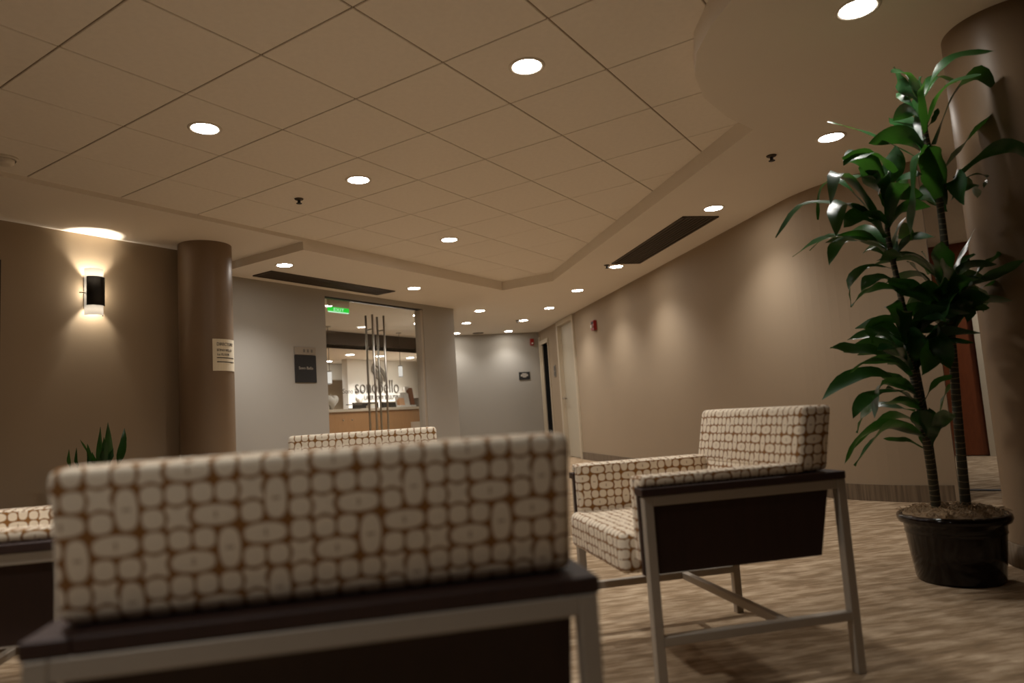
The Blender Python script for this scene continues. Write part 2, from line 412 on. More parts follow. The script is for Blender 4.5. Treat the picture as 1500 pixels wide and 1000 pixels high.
def rw_seg(name, t0, t1, z0, z1, m, parent=None, o0=0, o1=-.14):
    return prism(name, [tuple(on_rw(t0, o0)), tuple(on_rw(t1, o0)), tuple(on_rw(t1, o1)), tuple(on_rw(t0, o1))], z0, z1, m, parent)
# corridor stretch of the right wall: t 0 .. 2.47
wc = struct(rw_seg('wall_corridor_right', .72, 1.42, 0, H, M['tan']))
rw_seg('wall_segment', -.3, .04, 0, H, M['tan'], wc, 0, -.03); rw_seg('wall_segment', .04, .72, 2.17, H, M['tan'], wc)
# dark open doorway
d1 = struct(rw_seg('door_1', .02, .13, 0, 2.34, M['trim'], None, .02, -.03))
rw_seg('door_frame', .70, .74, 0, 2.2, M['trim'], d1, .02, -.14); rw_seg('door_frame', .13, .20, 0, 2.25, M['trim'], d1, .005, -.02); rw_seg('door_head', .13, .74, 2.17, 2.25, M['trim'], d1, .02, -.14)
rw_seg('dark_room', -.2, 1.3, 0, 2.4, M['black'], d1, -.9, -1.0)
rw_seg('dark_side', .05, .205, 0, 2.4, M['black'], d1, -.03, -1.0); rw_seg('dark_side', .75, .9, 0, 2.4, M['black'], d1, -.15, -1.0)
# tall painted door with lever
d2 = struct(rw_seg('door_2', 1.42, 1.50, 0, 2.445, M['trim'], None, .03, -.14))
rw_seg('door_frame', 2.40, 2.475, 0, 2.445, M['trim'], d2, .03, -.14); rw_seg('door_head', 1.50, 2.40, 2.36, 2.445, M['trim'], d2, .03, -.14)
rw_seg('door_stop', 1.50, 1.53, 0, 2.36, M['trim'], d2, -.02, -.14)
dl = rw_seg('door_leaf', 1.53, 2.40, .01, 2.36, M['doorp'], d2, -.04, -.085)
hb = bmesh.new(); p = on_rw(1.62, -.03); q = on_rw(1.62, .04); e = on_rw(1.75, .04)
add_tube(hb, [Vector((p.x, p.y, 1.04)), Vector((q.x, q.y, 1.04))], .012); add_tube(hb, [Vector((q.x, q.y, 1.04)), Vector((e.x, e.y, 1.04))], .011)
bm_obj('lever_handle', hb, M['steel'], dl, True)
# hallway on the right with a reddish wooden door
struct(box('wall_hall', -1.2, -.85, 9.6, 9.72, 0, H, M['tan'])); struct(box('wall_hall_right', .16, 4.2, 9.6, 9.72, 0, H, M['tan']))
d3 = struct(box('door_3', -.83, .09, 9.62, 9.68, .01, 2.2, M['red']))
box('door_frame', .09, .15, 9.57, 9.72, 0, 2.26, M['trim'], d3); box('door_frame', -.89, -.83, 9.57, 9.72, 0, 2.26, M['trim'], d3)
box('door_head', -.89, .15, 9.57, 9.72, 2.2, H, M['red'], d3)
struct(box('trim_1', -.175, -.155, 5.785, 5.95, 0, S, M['tan']))
struct(box('trim_2', -.14, 1.2, 6.45, 6.53, 0, .006, M['dark']))
# wooden door at the left end of the sconce wall
d4 = struct(box('door_4', -6.09, -6.03, 1.30, 2.21, .01, 2.16, M['ebony']))
box('door_frame', -6.09, -6.02, 2.21, 2.27, 0, 2.22, M['ebony'], d4); box('door_head', -6.09, -6.02, 1.24, 2.21, 2.16, 2.22, M['ebony'], d4)
# the rest of the room behind the camera, painted dark to cut bounced light
struct(box('wall_back', -6.3, 4.2, -4.3, -4.2, 0, H, M['column'])); struct(box('wall_side', 4.2, 4.3, -4.2, 14, 0, H, M['column']))

# columns
def column(x, y, r, top, label):
    e = empty('round_column', (x, y, 0), 0, label, 'column')
    lathe('shaft', [(r, 0), (r, top)], M['column'], e, 56)
    lathe('base_strip', [(r, 0), (r+.012, 0), (r+.012, .1), (r, .1)], M['ribbed'], e, 56)
    return e
column(-5.77, 3.80, .23, SL, 'brown round column with a paper notice taped to it')
column(.33, 3.92, .27, S, 'tan round column behind the tall potted plant')

# ================================================================== recessed lamps
bm = bmesh.new()
ring_me = None
def downlight(x, y, z, label, power=1.0, r=.083, angle=122):
    e = empty('recessed_downlight', (x, y, z), 0, label, 'ceiling light', 'recessed ceiling lights')
    global ring_me, lens_me
    if ring_me is None:
        a = lathe('trim_ring', [(.072, -.001), (.080, -.006), (.092, -.005), (.095, 0)], M['trimw'], e, 32); ring_me = a.data
        b = lathe('lens', [(0, -.003), (.074, -.003)], M['lens'], e, 32); lens_me = b.data
    else: link('trim_ring', ring_me, None, e); link('lens', lens_me, None, e)
    ld = bpy.data.lights.new('lamp', 'SPOT'); ld.energy = SPOT_W*power; ld.color = LAMP; ld.spot_size = math.radians(angle); ld.spot_blend = 1.0; ld.shadow_soft_size = .07
    lo = bpy.data.objects.new('lamp', ld); COL.objects.link(lo); lo.parent = e; lo.location = (0, 0, -.06)
    return e
for x, y, lb in [(-3.548, 2.351, 'round recessed light in ceiling tile, the leftmost one'), (-1.718, 2.961, 'largest round recessed light in the middle of the tiles'),
                 (-3.548, 3.571, 'round recessed light in ceiling tile beside a small sprinkler'), (-4.158, 5.401, 'round recessed light farthest away among the ceiling tiles')]:
    downlight(x, y, H, lb, {2.351: .6, 2.961: 1.5, 3.571: 1.2, 5.401: 1.5}[y])
for x, y, lb in [(-5.65, 4.60, 'recessed soffit light just right of the brown column'), (-5.67, 6.59, 'recessed soffit light in front of the glass doors'),
                 (-7.25, 9.77, 'corridor ceiling light left of the end wall sign, second nearest'), (-6.28, 8.83, 'nearest corridor ceiling light past the glass wall corner'),
                 (-7.51, 11.5, 'farthest corridor ceiling light close to the grey end wall'), (-6.48, 10.42, 'corridor ceiling light beside a sprinkler head'),
                 (-8.25, 10.76, 'corridor light half hidden behind the glass wall corner'), (-5.46, 9.58, 'soffit light in front of the tall painted door'),
                 (-4.39, 8.52, 'soffit light above the red fire alarm'), (-3.32, 7.48, 'soffit light at the far end of the long dark vent'),
                 (-1.68, 5.91, 'soffit light at the near end of the long dark vent'), (-.58, 4.85, 'soffit light glowing beside the top leaves of the plant'),
                 (-.23, 3.28, 'soffit light cut by the top edge above the plant')]:
    downlight(x, y, S, lb, .5 if y > 9.7 else .35 if y < 3.5 else .45 if y < 4.9 and x > -2 else .85 if y < 6 and x > -2 else 1.5 if -5.7 < x < -5.6 else 1.0)
for x, y, z, lb in [(-1.718, .521, H, 'recessed light above the middle of the four armchairs'), (-.498, -.70, H, 'added unseen light behind the nearest armchair, above the picture'),  # second lamp is added out of view to brighten the nearest chair's back
                    (.85, 7.9, S, 'added hallway fill light hidden behind the tan column'), (.62, 9.1, S, 'added unseen fill light beside the reddish wooden door')]:  # both lamps added out of sight so the wooden door shows
    downlight(x, y, z, lb, 1.9 if 0 < y < 1 else .8)

# ================================================================== ceiling fittings
def vent(name, a, d, n_, length, width, z, label):
    a = Vector(a); d = Vector(d).normalized(); n_ = Vector(n_).normalized(); c = a + d*length/2 + n_*width/2
    e = empty('linear_vent', (c.x, c.y, z), math.atan2(d.y, d.x), label, 'vent', 'linear ceiling vents')
    L, Wd = length/2, width/2
    box('plenum', -L, L, -Wd, Wd, -.003, .02, M['plenum'], e)
    bm = bmesh.new()
    for y0, y1, x0, x1 in ((-Wd, -Wd+.02, -L, L), (Wd-.02, Wd, -L, L), (-Wd, Wd, -L, -L+.02), (-Wd, Wd, L-.02, L)): add_box(bm, x0, x1, y0, y1, -.012, 0)
    bm_obj('frame', bm, M['grille'], e)
    for k in range(1, 8):
        y = -Wd + .02 + (width-.04)*k/8; box('blade', -L+.02, L-.02, y-.008, y+.008, -.010, 0, M['grille'], e)
vent('v', (-6.24, 4.66), (0, 1), (1, 0), 1.87, .31, S, 'long bronze vent in the soffit above the glass wall')
vent('v', (-1.72, 6.2), (-1, 1), (-1, -1), 1.86, .35, S, 'long dark vent in the soffit along the right wall')
def sprinkler(x, y, z, label):
    e = empty('sprinkler', (x, y, z), 0, label, 'sprinkler', 'fire sprinkler heads')
    lathe('escutcheon', [(0, 0), (.035, -.001), (.03, -.008), (.012, -.012)], M['grille'], e, 20)
    lathe('head', [(.010, -.008), (.012, -.03), (.006, -.034), (.022, -.036), (.022, -.039), (0, -.039)], M['dark'], e, 16)
sprinkler(-4.18, 3.56, H, 'small dark sprinkler in a ceiling tile'); sprinkler(-.97, 4.92, S, 'dark sprinkler in the soffit left of the plant')
sprinkler(-3.36, 7.31, S, 'tiny sprinkler at the tip of the long vent'); sprinkler(-6.54, 10.32, S, 'tiny sprinkler beside a corridor light')
e = empty('smoke_detector', (-4.80, 1.82, H), 0, 'round smoke detector on the ceiling tiles at the left edge', 'smoke detector')
lathe('base', [(0, 0), (.075, 0), (.075, -.012), (.062, -.014)], M['trimw'], e, 28); lathe('cap', [(.055, -.012), (.052, -.035), (.03, -.045), (0, -.046)], M['trimw'], e, 28)
e = empty('ceiling_speaker', (-8.0, 11.15, S), 0, 'small grey speaker in the corridor ceiling near the end wall', 'speaker')
lathe('ring', [(.07, 0), (.11, 0), (.11, -.006), (.09, -.008)], M['grille'], e, 24); lathe('mesh_disc', [(0, -.003), (.085, -.003)], M['silver'], e, 24)

# ================================================================== wall lamp
e = empty('wall_sconce', (-6.05, 2.934, 2.04), 0, 'lit wall sconce with a dark front plate on the tan wall', 'wall lamp')
sd = lathe('shade', [(.072, -.195), (.072, .195)], M['shade'], e, 28, True, -math.pi/2, math.pi/2); sd.scale = (1.1, 1, 1); sd.location = (.032, 0, 0)
pl = lathe('front_plate', [(.080, -.115), (.080, .125), (.083, .125), (.083, -.115), (.080, -.115)], M['dark'], e, 24, True, -math.radians(62), math.radians(60)); pl.scale = (1.1, 1, 1); pl.location = (.032, 0, 0)
box('back_plate', 0, .012, -.05, .05, -.12, .12, M['grille'], e, .002, 1)
hb = bmesh.new(); add_tube(hb, [Vector((.04, -.112, -.01)), Vector((.06, .05, -.01))], .005, 8); bm_obj('mounting_pin', hb, M['steel'], e, True)
for zz, rx, pw in ((.05, math.pi, 18), (-.05, 0, 10.0)):
    ld = bpy.data.lights.new('bulb', 'SPOT'); ld.energy = pw; ld.color = (1, .9, .74); ld.spot_size = math.radians(92); ld.spot_blend = .5; ld.shadow_soft_size = .015
    lo = bpy.data.objects.new('bulb', ld); COL.objects.link(lo); lo.parent = e; lo.location = (.045, 0, zz); lo.rotation_euler = (rx, 0, 0)

ld = bpy.data.lights.new('glow', 'POINT'); ld.energy = 2.6; ld.color = (1, .88, .7); ld.shadow_soft_size = .02
lo = bpy.data.objects.new('glow', ld); COL.objects.link(lo); lo.parent = e; lo.location = (.035, 0, 0)
# ================================================================== notices and small wall things
cx, cy, r = -5.77, 3.80, .2335
e = empty('paper_notice', (cx, cy, 1.36), 0, 'white paper directory notice taped around the brown column', 'notice')
a0, a1 = math.radians(-22), math.radians(42)
bm = bmesh.new(); n = 10
g = [[bm.verts.new((rr*math.cos(a0+(a1-a0)*i/n), rr*math.sin(a0+(a1-a0)*i/n), z)) for i in range(n+1)] for rr, z in ((r, 0), (r, .285), (r+.002, .285), (r+.002, 0))]
for k in range(4):
    for i in range(n): bm.faces.new((g[k][i], g[k][i+1], g[(k+1) % 4][i+1], g[(k+1) % 4][i]))
bm_obj('sheet', bm, M['paper'], e)
def bend_text(s, size, z, off, sx=1):
    me = text_mesh(s, size, .0006)
    for v in me.vertices:
        x, y, zz = v.co; a = a0 + (off + x*sx)/r; rr = r + .0032 + zz; v.co = (rr*math.cos(a), rr*math.sin(a), z+y)
    link('lettering', me, M['ink'], e)
bend_text('DIRECTORY', .040, .225, .035, .85)
bend_text('SONO BELLO', .030, .175, .035, .9)
bend_text('1st FLOOR', .030, .135, .035, .9)
for z, w_ in ((.112, .2), (.075, .2)):
    bm = bmesh.new(); k = 8; v = [[bm.verts.new(((r+.0035)*math.cos(a0+(.035+w_*i/k)/r), (r+.0035)*math.sin(a0+(.035+w_*i/k)/r), zz)) for i in range(k+1)] for zz in (z, z+.008)]
    for i in range(k): bm.faces.new((v[0][i], v[0][i+1], v[1][i+1], v[1][i]))
    bm_obj('printed_line', bm, M['ink'], e)
# plaque beside the glass doors (reading direction +y, faces +x)
e = empty('door_plaque', (-6.40, 5.46, 1.33), 0, 'black suite plaque with a grey top strip on the glass wall', 'sign')
box('plate', 0, .012, -.155, .155, 0, .315, M['plaque'], e, .002, 1); box('top_strip', 0, .010, -.155, .155, .32, .41, M['silver'], e, .002, 1)
adopt(e, wall_text('lettering', 'Sono Bello', .048, M['lightink'], None, (-6.386, 5.46, 1.48), (0, 1, 0), .001, 'CENTER'))
for k in range(3): box('number_mark', .010, .0115, .0-.03+k*.055, -.005+k*.055, .35, .385, M['letter'], e)
# end wall sign: wall along (1,1), faces (1,-1)
ew = Vector((-7.595, 11.905)); en = Vector((SQ, -SQ)); er = Vector((SQ, SQ))
e = empty('restroom_sign', (ew.x, ew.y, 1.50), 0, 'small black rectangular sign on the grey end wall', 'sign')
objs = [mbox('plate', M['plaque'], None, ew, er, .225, .155, .012, 1.50)]
for k, (w_, o_) in enumerate(((.09, .067), (.15, .037), (.15, .037), (.07, .077))):
    objs.append(mbox('pictogram_bar', M['lightink'], None, ew+er*o_, er, w_, .018, .003, 1.60-.022*k+.012, .012))
adopt(e, *objs)
# narrow sign beside the painted door; alarm devices on the right wall
def rw_box(name, t0, t1, z0, z1, o0, o1, m): return rw_seg(name, t0, t1, z0, z1, m, None, o1, o0)
p = on_rw(1.08); e = empty('room_sign', (p.x, p.y, 1.48), 0, 'grey vertical room sign left of the painted door', 'sign')
adopt(e, rw_box('plate', 1.02, 1.15, 1.47, 1.685, 0, .012, M['silver']), rw_box('upper_panel', 1.03, 1.14, 1.58, 1.67, .012, .016, M['letter']), rw_box('lower_panel', 1.03, 1.14, 1.485, 1.565, .012, .016, M['letter']))
p = on_rw(3.58); e = empty('fire_alarm', (p.x, p.y, 2.02), 0, 'red fire alarm strobe high on the tan wall', 'fire alarm')
adopt(e, rw_box('housing', 3.51, 3.64, 2.02, 2.17, 0, .05, M['alarm']), rw_box('strobe', 3.555, 3.595, 2.06, 2.10, .05, .075, M['white']), rw_box('horn_grille', 3.53, 3.62, 2.115, 2.155, .05, .053, M['ink']))
ew2 = Vector((-7.40, 12.10)); e = empty('alarm_box', (ew2.x, ew2.y, 2.19), 0, 'small dark red alarm high at the corridor corner', 'fire alarm')
adopt(e, mbox('housing', M['alarm'], None, ew2, er, .07, .13, .05, 2.19), mbox('strobe', M['white'], None, ew2+er*.02, er, .03, .03, .012, 2.21, .05))
# ================================================================== glass doors
XG = -6.46
e = empty('glass_double_door', (XG, 6.69, 0), 0, 'frameless double glass doors with long steel pulls', 'door')
box('top_rail', -.03, .03, -.90, .905, 2.368, 2.383, M['dark'], e)
box('jamb', -.055, .058, .858, .908, 0, 2.368, M['frame'], e, .004, 1)
for s in (-1, 1):
    lf = box('door_leaf', -.006, .006, *(sorted((s*.004, s*(.892 if s < 0 else .855)))), .01, 2.364, M['glass'], e)
    for sx in (-1, 1):
        bm = bmesh.new(); y = s*.105
        add_tube(bm, [Vector((sx*.06, y, .30)), Vector((sx*.06, y, 2.22))], .0135, 14); bm_obj('pull_bar', bm, M['steel'], lf, True)
    for z in (.45, 2.03):
        bm = bmesh.new(); add_tube(bm, [Vector((-.06, s*.105, z)), Vector((.06, s*.105, z))], .009, 10); bm_obj('standoff', bm, M['steel'], lf, True)
    box('patch_hinge', -.02, .02, *sorted((s*.70, s*.85)), .0, .06, M['steel'], lf)
e2 = adopt(e, wall_text('glass_lettering', 'Sono Bello', .085, M['letter'], None, (XG+.0075, 6.07, 1.20), (0, 1, 0), .0005))
for k in range(2): adopt(e, mbox('glass_print_line', M['letter'], None, (XG+.007, 6.12+.03*k), (0, 1), .27-.06*k, .012, .0006, 1.055-.05*k))
# exit sign just inside the doors
e = empty('exit_sign', (-6.62, 6.21, 2.22), 0, 'green lit exit sign behind the left glass door', 'exit sign')
box('panel', -.006, .006, -.18, .18, .03, .085, M['green'], e, .002, 1); box('edge_strip', -.008, .008, -.17, .17, .018, .03, M['greenw'], e)
adopt(e, wall_text('lettering', 'EXIT', .055, M['greenw'], None, (-6.6125, 6.21, 2.257), (0, 1, 0), .0008, 'CENTER', 1.6))
box('canopy', -.03, .03, -.16, .16, .085, .21, M['trimw'], e)

# ================================================================== reception room behind the glass
struct(prism('ceiling_reception', [(-6.52, 4.4), (-6.52, 8.42), (-9.0, 10.9), (-9.0, 4.4)], 2.43, 2.46, M['soffit']))
struct(box('wall_reception_header', -9.05, -9.0, 4.4, 11.0, 2.14, 2.46, mat('dark_brown_header', lin('#4a3f35'), .6)))  # header face in one dark brown tone
struct(box('ceiling_reception_low', -12.2, -9.0, 4.4, 13.9, 2.14, 2.2, M['soffit']))
lw = struct(box('wall_logo', -10.55, -10.4, 9.93, 12.35, 0, 2.14, mat('white_wall_paint', lin('#d6d1c8'), .7, var=.02))); 
struct(box('wall_reception_back', -11.7, -11.6, 4.4, 13.9, 0, 2.2, M['tan'])); struct(box('wall_reception_left', -11.7, -6.52, 4.3, 4.4, 0, 2.46, M['tan']))
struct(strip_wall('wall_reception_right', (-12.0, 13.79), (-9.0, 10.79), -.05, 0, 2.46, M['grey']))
box('wall_cabinet', -11.59, -11.3, 9.2, 11.2, 1.80, 2.13, M['white'])
tag(bpy.data.objects['wall_cabinet'], 'white wall cabinet deep in the reception niche', 'cabinet')
# wordmark and swoosh
e = empty('wall_wordmark', (-10.4, 10.8, 1.3), 0, 'large grey raised wordmark with leaf swoosh on reception wall', 'sign')
adopt(e, wall_text('word', 'sonobello', .42, M['letter'], None, (-10.385, 10.10, 1.445), (0, 1, 0), .012, 'LEFT', .79, .009),
      wall_text('tagline', 'LASER BODY SCULPTING', .125, M['letter'], None, (-10.39, 10.36, 1.315), (0, 1, 0), .004, 'LEFT', .80))
def swoosh(pts, name):
    bm = bmesh.new(); vs = [[bm.verts.new((x, y, z)) for y, z in pts] for x in (-10.39, -10.37)]
    n = len(pts); bm.faces.new(vs[0]); bm.faces.new(vs[1][::-1])
    for i in range(n): bm.faces.new((vs[0][i], vs[0][(i+1) % n], vs[1][(i+1) % n], vs[1][i]))
    return bm_obj(name, bm, M['letter'])
adopt(e, swoosh([(10.66, 2.08), (10.60, 1.98), (10.60, 1.90), (10.68, 1.80), (10.82, 1.70), (10.90, 1.62), (10.92, 1.74), (10.86, 1.84), (10.74, 1.93), (10.68, 2.0)], 'leaf_swoosh'),
      swoosh([(10.72, 2.02), (10.84, 1.92), (10.94, 1.80), (10.97, 1.68), (11.0, 1.80), (10.95, 1.92), (10.84, 2.01)], 'leaf_swoosh'))
def heart(name, y, z, x, s, label, thick=.03):
    e = empty(name, (x, y, z), 0, label, 'heart ornament', 'white paper hearts')
    pts = []
    for i in range(28):
        t = 2*math.pi*i/28; pts.append((.01*s*16*math.sin(t)**3, .01*s*(13*math.cos(t)-5*math.cos(2*t)-2*math.cos(3*t)-math.cos(4*t))))
    bm = bmesh.new(); vs = [[bm.verts.new((xx, a, b)) for a, b in pts] for xx in (0, thick)]; c = bm.verts.new((thick*1.8, 0, 0)); n = len(pts)
    bm.faces.new(vs[0])
    for i in range(n):
        bm.faces.new((vs[0][i], vs[0][(i+1) % n], vs[1][(i+1) % n], vs[1][i])); bm.faces.new((vs[1][i], vs[1][(i+1) % n], c))
    bm_obj('body', bm, M['white'], e, True)
    hb = bmesh.new(); add_tube(hb, [Vector((thick/2, 0, .05*s)), Vector((thick/2, 0, .16*s))], .003, 6); bm_obj('hanging_loop', hb, M['white'], e)
heart('heart_ornament', 10.22, 1.335, -10.398, .62, 'small white heart under the start of the wordmark'); heart('heart_ornament', 11.64, 1.50, -10.398, .72, 'small white heart right of the wordmark')
heart('heart_ornament', 7.93, 1.218, -8.75, .78, 'large white heart standing on the reception counter', .09)
# reception desk
e = empty('reception_desk', (-8.6, 8.9, 0), 0, 'wooden reception desk with a pale counter top', 'desk')
box('front', -.05, 0, -1.9, 1.22, 0, 1.03, M['desk'], e); box('counter_top', -.40, .03, -1.92, 1.24, 1.03, 1.08, M['cream'], e, .006, 1)
box('work_surface', -.95, -.40, -1.9, 1.2, .72, .76, M['desk'], e); box('end_panel', -.95, -.05, 1.17, 1.22, 0, 1.03, M['desk'], e)
for k in range(2):
    for i in range(3): pass
box('side_cabinet', -.02, .42, .82, 1.30, 0, .80, M['cream'], e, .005, 1)
for y in (-.82, -.62): lathe('stud', [(0, .012), (.012, .008), (.014, 0)], M['steel'], e, 12).matrix_local = Matrix.Translation((.001, y, .90)) @ Matrix.Rotation(math.pi/2, 4, 'Y')
# things on and behind the desk
def monitor(y, w_, x, label):
    e = empty('monitor', (x, y, .76), 0, label, 'monitor', 'reception monitors')
    box('screen_housing', -.02, .02, -w_/2, w_/2, .10, .44, M['dark'], e, .006, 1); box('stand', -.02, .02, -.03, .03, .012, .2, M['dark'], e); box('foot', -.08, .08, -.1, .1, 0, .012, M['dark'], e)
    box('bezel_top', -.022, .022, -w_/2, w_/2, .425, .445, M['silver'], e)
monitor(7.95, .50, -9.15, 'dark monitor behind the large white heart'); monitor(9.15, .62, -9.15, 'dark monitor behind the middle of the counter'); monitor(9.85, .55, -9.15, 'dark monitor behind the brochure stand')
def brochure(y, x, tilt, m, w_, h_, label):
    e = empty('brochure_holder', (x, y, 1.08), 0, label, 'brochure holder', 'brochure holders')
    box('tray', -.05, .05, -w_/2, w_/2, 0, .035, M['white'], e, .003, 1)
    for k in range(3):
        o = box('leaflet', -.004, .004, -w_/2+.01, w_/2-.01, .02, h_-.02*k, m, e); o.rotation_euler = (0, -.18, 0); o.location = (.03-.025*k, 0, 0)
    o = box('back_panel', -.003, .003, -w_/2, w_/2, .02, h_+.02, M['white'], e); o.location = (-.045, 0, 0); o.rotation_euler = (0, -.18, 0)
brochure(9.62, -8.72, 0, mat('peach_leaflet', lin('#d7a982'), .6), .16, .17, 'stand of peach leaflets on the counter'); brochure(9.80, -8.75, 0, M['white'], .14, .26, 'tall stand of white leaflets on the counter')
brochure(9.94, -8.74, 0, mat('brown_leaflet', lin('#7c4a2b'), .6), .12, .36, 'tallest stand of brown leaflets on the counter')
e = empty('card_box', (-8.72, 8.86, 1.08), 0, 'small white card box on the counter by the door pulls', 'box'); box('tray', -.05, .05, -.08, .08, 0, .05, M['white'], e, .003, 1); box('cards', -.03, .03, -.06, .06, .02, .075, M['paper'], e)
e = empty('card_stack', (-8.70, 7.80, 1.08), 0, 'little white card pad at the left end of the counter', 'box'); box('pad', -.04, .04, -.05, .05, 0, .05, M['white'], e, .003, 1); box('top_card', -.035, .035, -.045, .045, .05, .056, M['paper'], e)
e = empty('desk_tray', (-8.75, 10.07, 1.08), 0, 'grey document tray at the right end of the counter', 'tray')
for z in (0, .07, .14): box('shelf', -.12, .12, -.055, .055, z, z+.012, M['silver'], e)
for y in (-.055, .05): box('side', -.12, .12, y, y+.005, 0, .16, M['silver'], e)
def pendant(y, z, label):
    e = empty('pendant_lamp', (-8.62, y, z), 0, label, 'pendant lamp', 'reception pendants'); top = 2.43-z
    hb = bmesh.new(); add_tube(hb, [Vector((0, 0, .2)), Vector((0, 0, top))], .004, 6); bm_obj('cord', hb, M['grille'], e)
    lathe('glass_cylinder', [(.037, 0), (.037, .20)], M['pshade'], e, 20); lathe('cap', [(0, .215), (.04, .212), (.04, .195), (.03, .195)], M['steel'], e, 20); lathe('canopy', [(0, top-.012), (.05, top-.012), (.05, top)], M['steel'], e, 20)
    lathe('lower_ring', [(.036, 0), (.041, 0), (.041, .012), (.036, .012)], M['steel'], e, 20)
pendant(7.84, 1.49, 'small glass pendant at the left of the counter'); pendant(9.53, 1.62, 'small glass pendant at the right of the counter')
for x, y, z, lb, pw in [(-9.75, 9.4, 2.14, 'reception light above the large heart', 2.0), (-9.75, 10.2, 2.14, 'reception light before the wordmark', 2.8), (-9.75, 11.1, 2.14, 'reception light above the brochure stands', 2.8),
                (-10.9, 9.9, 2.14, 'bright reception light by the wall cabinet', 2.2), (-7.6, 8.9, 2.43, 'reception ceiling light nearest the dark header', 1.0), (-7.3, 8.6, 2.43, 'reception ceiling light second from the header', 1.0), (-7.0, 8.2, 2.43, 'reception ceiling light right behind the glass door', 1.0), (-7.7, 6.6, 2.43, 'reception ceiling light behind the plaque wall', 1.4)]:
    downlight(x, y, z, lb, pw)

# ================================================================== armchairs
def fab(name, x0, x1, y0, y1, z0, z1, bev, parent, mx=None):
    bm = bmesh.new(); add_box(bm, x0, x1, y0, y1, z0, z1, bev, 4); bmesh.ops.recalc_face_normals(bm, faces=bm.faces)
    me = bpy.data.meshes.new(name); bm.to_mesh(me); bm.free(); uv_box(me)
    if mx is not None: me.transform(mx)
    for p in me.polygons: p.use_smooth = True
    return link(name, me, M['fabric'], parent)
def make_chair():
    """origin on the floor under the middle of the rear edge, facing +Y"""
    r = empty('armchair', (0, 0, 0)); hw, D, t = .35, .635, .028; top = .575
    for s in (-1, 1):
        xo, xi = s*hw, s*(hw-t)
        for y in (0, D-t): box('leg', xo, xi, y, y+t, 0, top-.022, M['frame'], r, .002, 1)
        box('top_rail', xo, xi, t, D-t, top-.05, top-.022, M['frame'], r, .002, 1)
        box('side_stretcher', xo, xi, t, D-t, .150, .175, M['frame'], r, .002, 1)
        box('arm_cap', s*(hw+.004), s*(hw-.052), 0, D+.006, top-.022, top, M['ebony'], r, .002, 1)
        # tapered side panel
        bm = bmesh.new(); pr = [(D+.004, top-.022), (D+.004, .335), (.085, .335), (.036, top-.022)]
        vs = [[bm.verts.new((x, y, z)) for y, z in pr] for x in (s*(hw-t), s*(hw-t-.018))]
        bm.faces.new(vs[0]); bm.faces.new(vs[1][::-1])
        for i in range(4): bm.faces.new((vs[0][i], vs[0][(i+1) % 4], vs[1][(i+1) % 4], vs[1][i]))
        bm_obj('side_panel', bm, M['ebony'], r)
        a, b = sorted((s*(hw-.012), s*(hw-.078)))
        fab('arm_pad', *sorted((s*(hw-.047), s*(hw-.095))), .10, D+.002, .36, top+.03, .010, r)
        fab('arm_top', a, b, .125, D+.002, top+.001, top+.032, .011, r)
    box('rear_rail', -hw+t, hw-t, 0, t, top-.05, top-.022, M['frame'], r, .002, 1)
    box('rear_cap', -hw+.052, hw-.052, 0, .075, top-.022, top, M['ebony'], r, .002, 1)
    box('cross_stretcher', -hw+t, hw-t, .215, .24, .150, .175, M['frame'], r, .002, 1)
    bm = bmesh.new(); pr = [(.036, top-.022), (.085, .335), (.105, .335), (.056, top-.022)]; xw = hw-t-.018
    vs = [[bm.verts.new((x, y, z)) for y, z in pr] for x in (-xw, xw)]
    bm.faces.new(vs[0]); bm.faces.new(vs[1][::-1])
    for i in range(4): bm.faces.new((vs[0][i], vs[0][(i+1) % 4], vs[1][(i+1) % 4], vs[1][i]))
    bm_obj('back_panel', bm, M['ebony'], r)
    box('seat_deck', -.30, .30, .11, D-.03, .338, .355, M['ebony'], r)
    fab('seat_cushion', -.255, .255, .13, D+.045, .325, .445, .024, r)
    sh = Matrix.Identity(4); sh[1][2] = -.20; mx = Matrix.Translation((0, 0, .565)) @ sh @ Matrix.Translation((0, 0, -.565))
    fab('backrest', -.328, .328, .040, .140, .578, .772, .016, r, mx)
    fab('back_inner', -.254, .254,   .075, .138, .43, .60, .012, r, mx)
    return r
def copy_tree(o, parent=None):
    c = o.copy(); COL.objects.link(c)
    if parent: c.parent = parent; c.matrix_parent_inverse = o.matrix_parent_inverse.copy()
    for ch in list(o.children): copy_tree(ch, c)
    return c
c0_ = make_chair(); first = True
ctr = Vector((-1.595, 1.52)); e1 = Vector((-SQ, -SQ)); e2 = Vector((-SQ, SQ))
for pos, fw, lb in [((-.703, .63), e2, 'patterned armchair nearest the camera, seen from behind'), ((-.588, 2.531), e1, 'patterned armchair standing left of the potted plant'),
                    ((-2.55, .64), -e1, 'patterned armchair cut off by the left edge of the picture'), ((-2.38, 2.36), -e2, 'patterned armchair farthest away, in front of the glass doors')]:
    c = c0_ if first else copy_tree(c0_); first = False
    c.location = (pos[0], pos[1], 0); c.rotation_euler = (0, 0, math.atan2(fw.y, fw.x)-math.pi/2)
    tag(c, lb, 'armchair', 'armchairs set around a square')

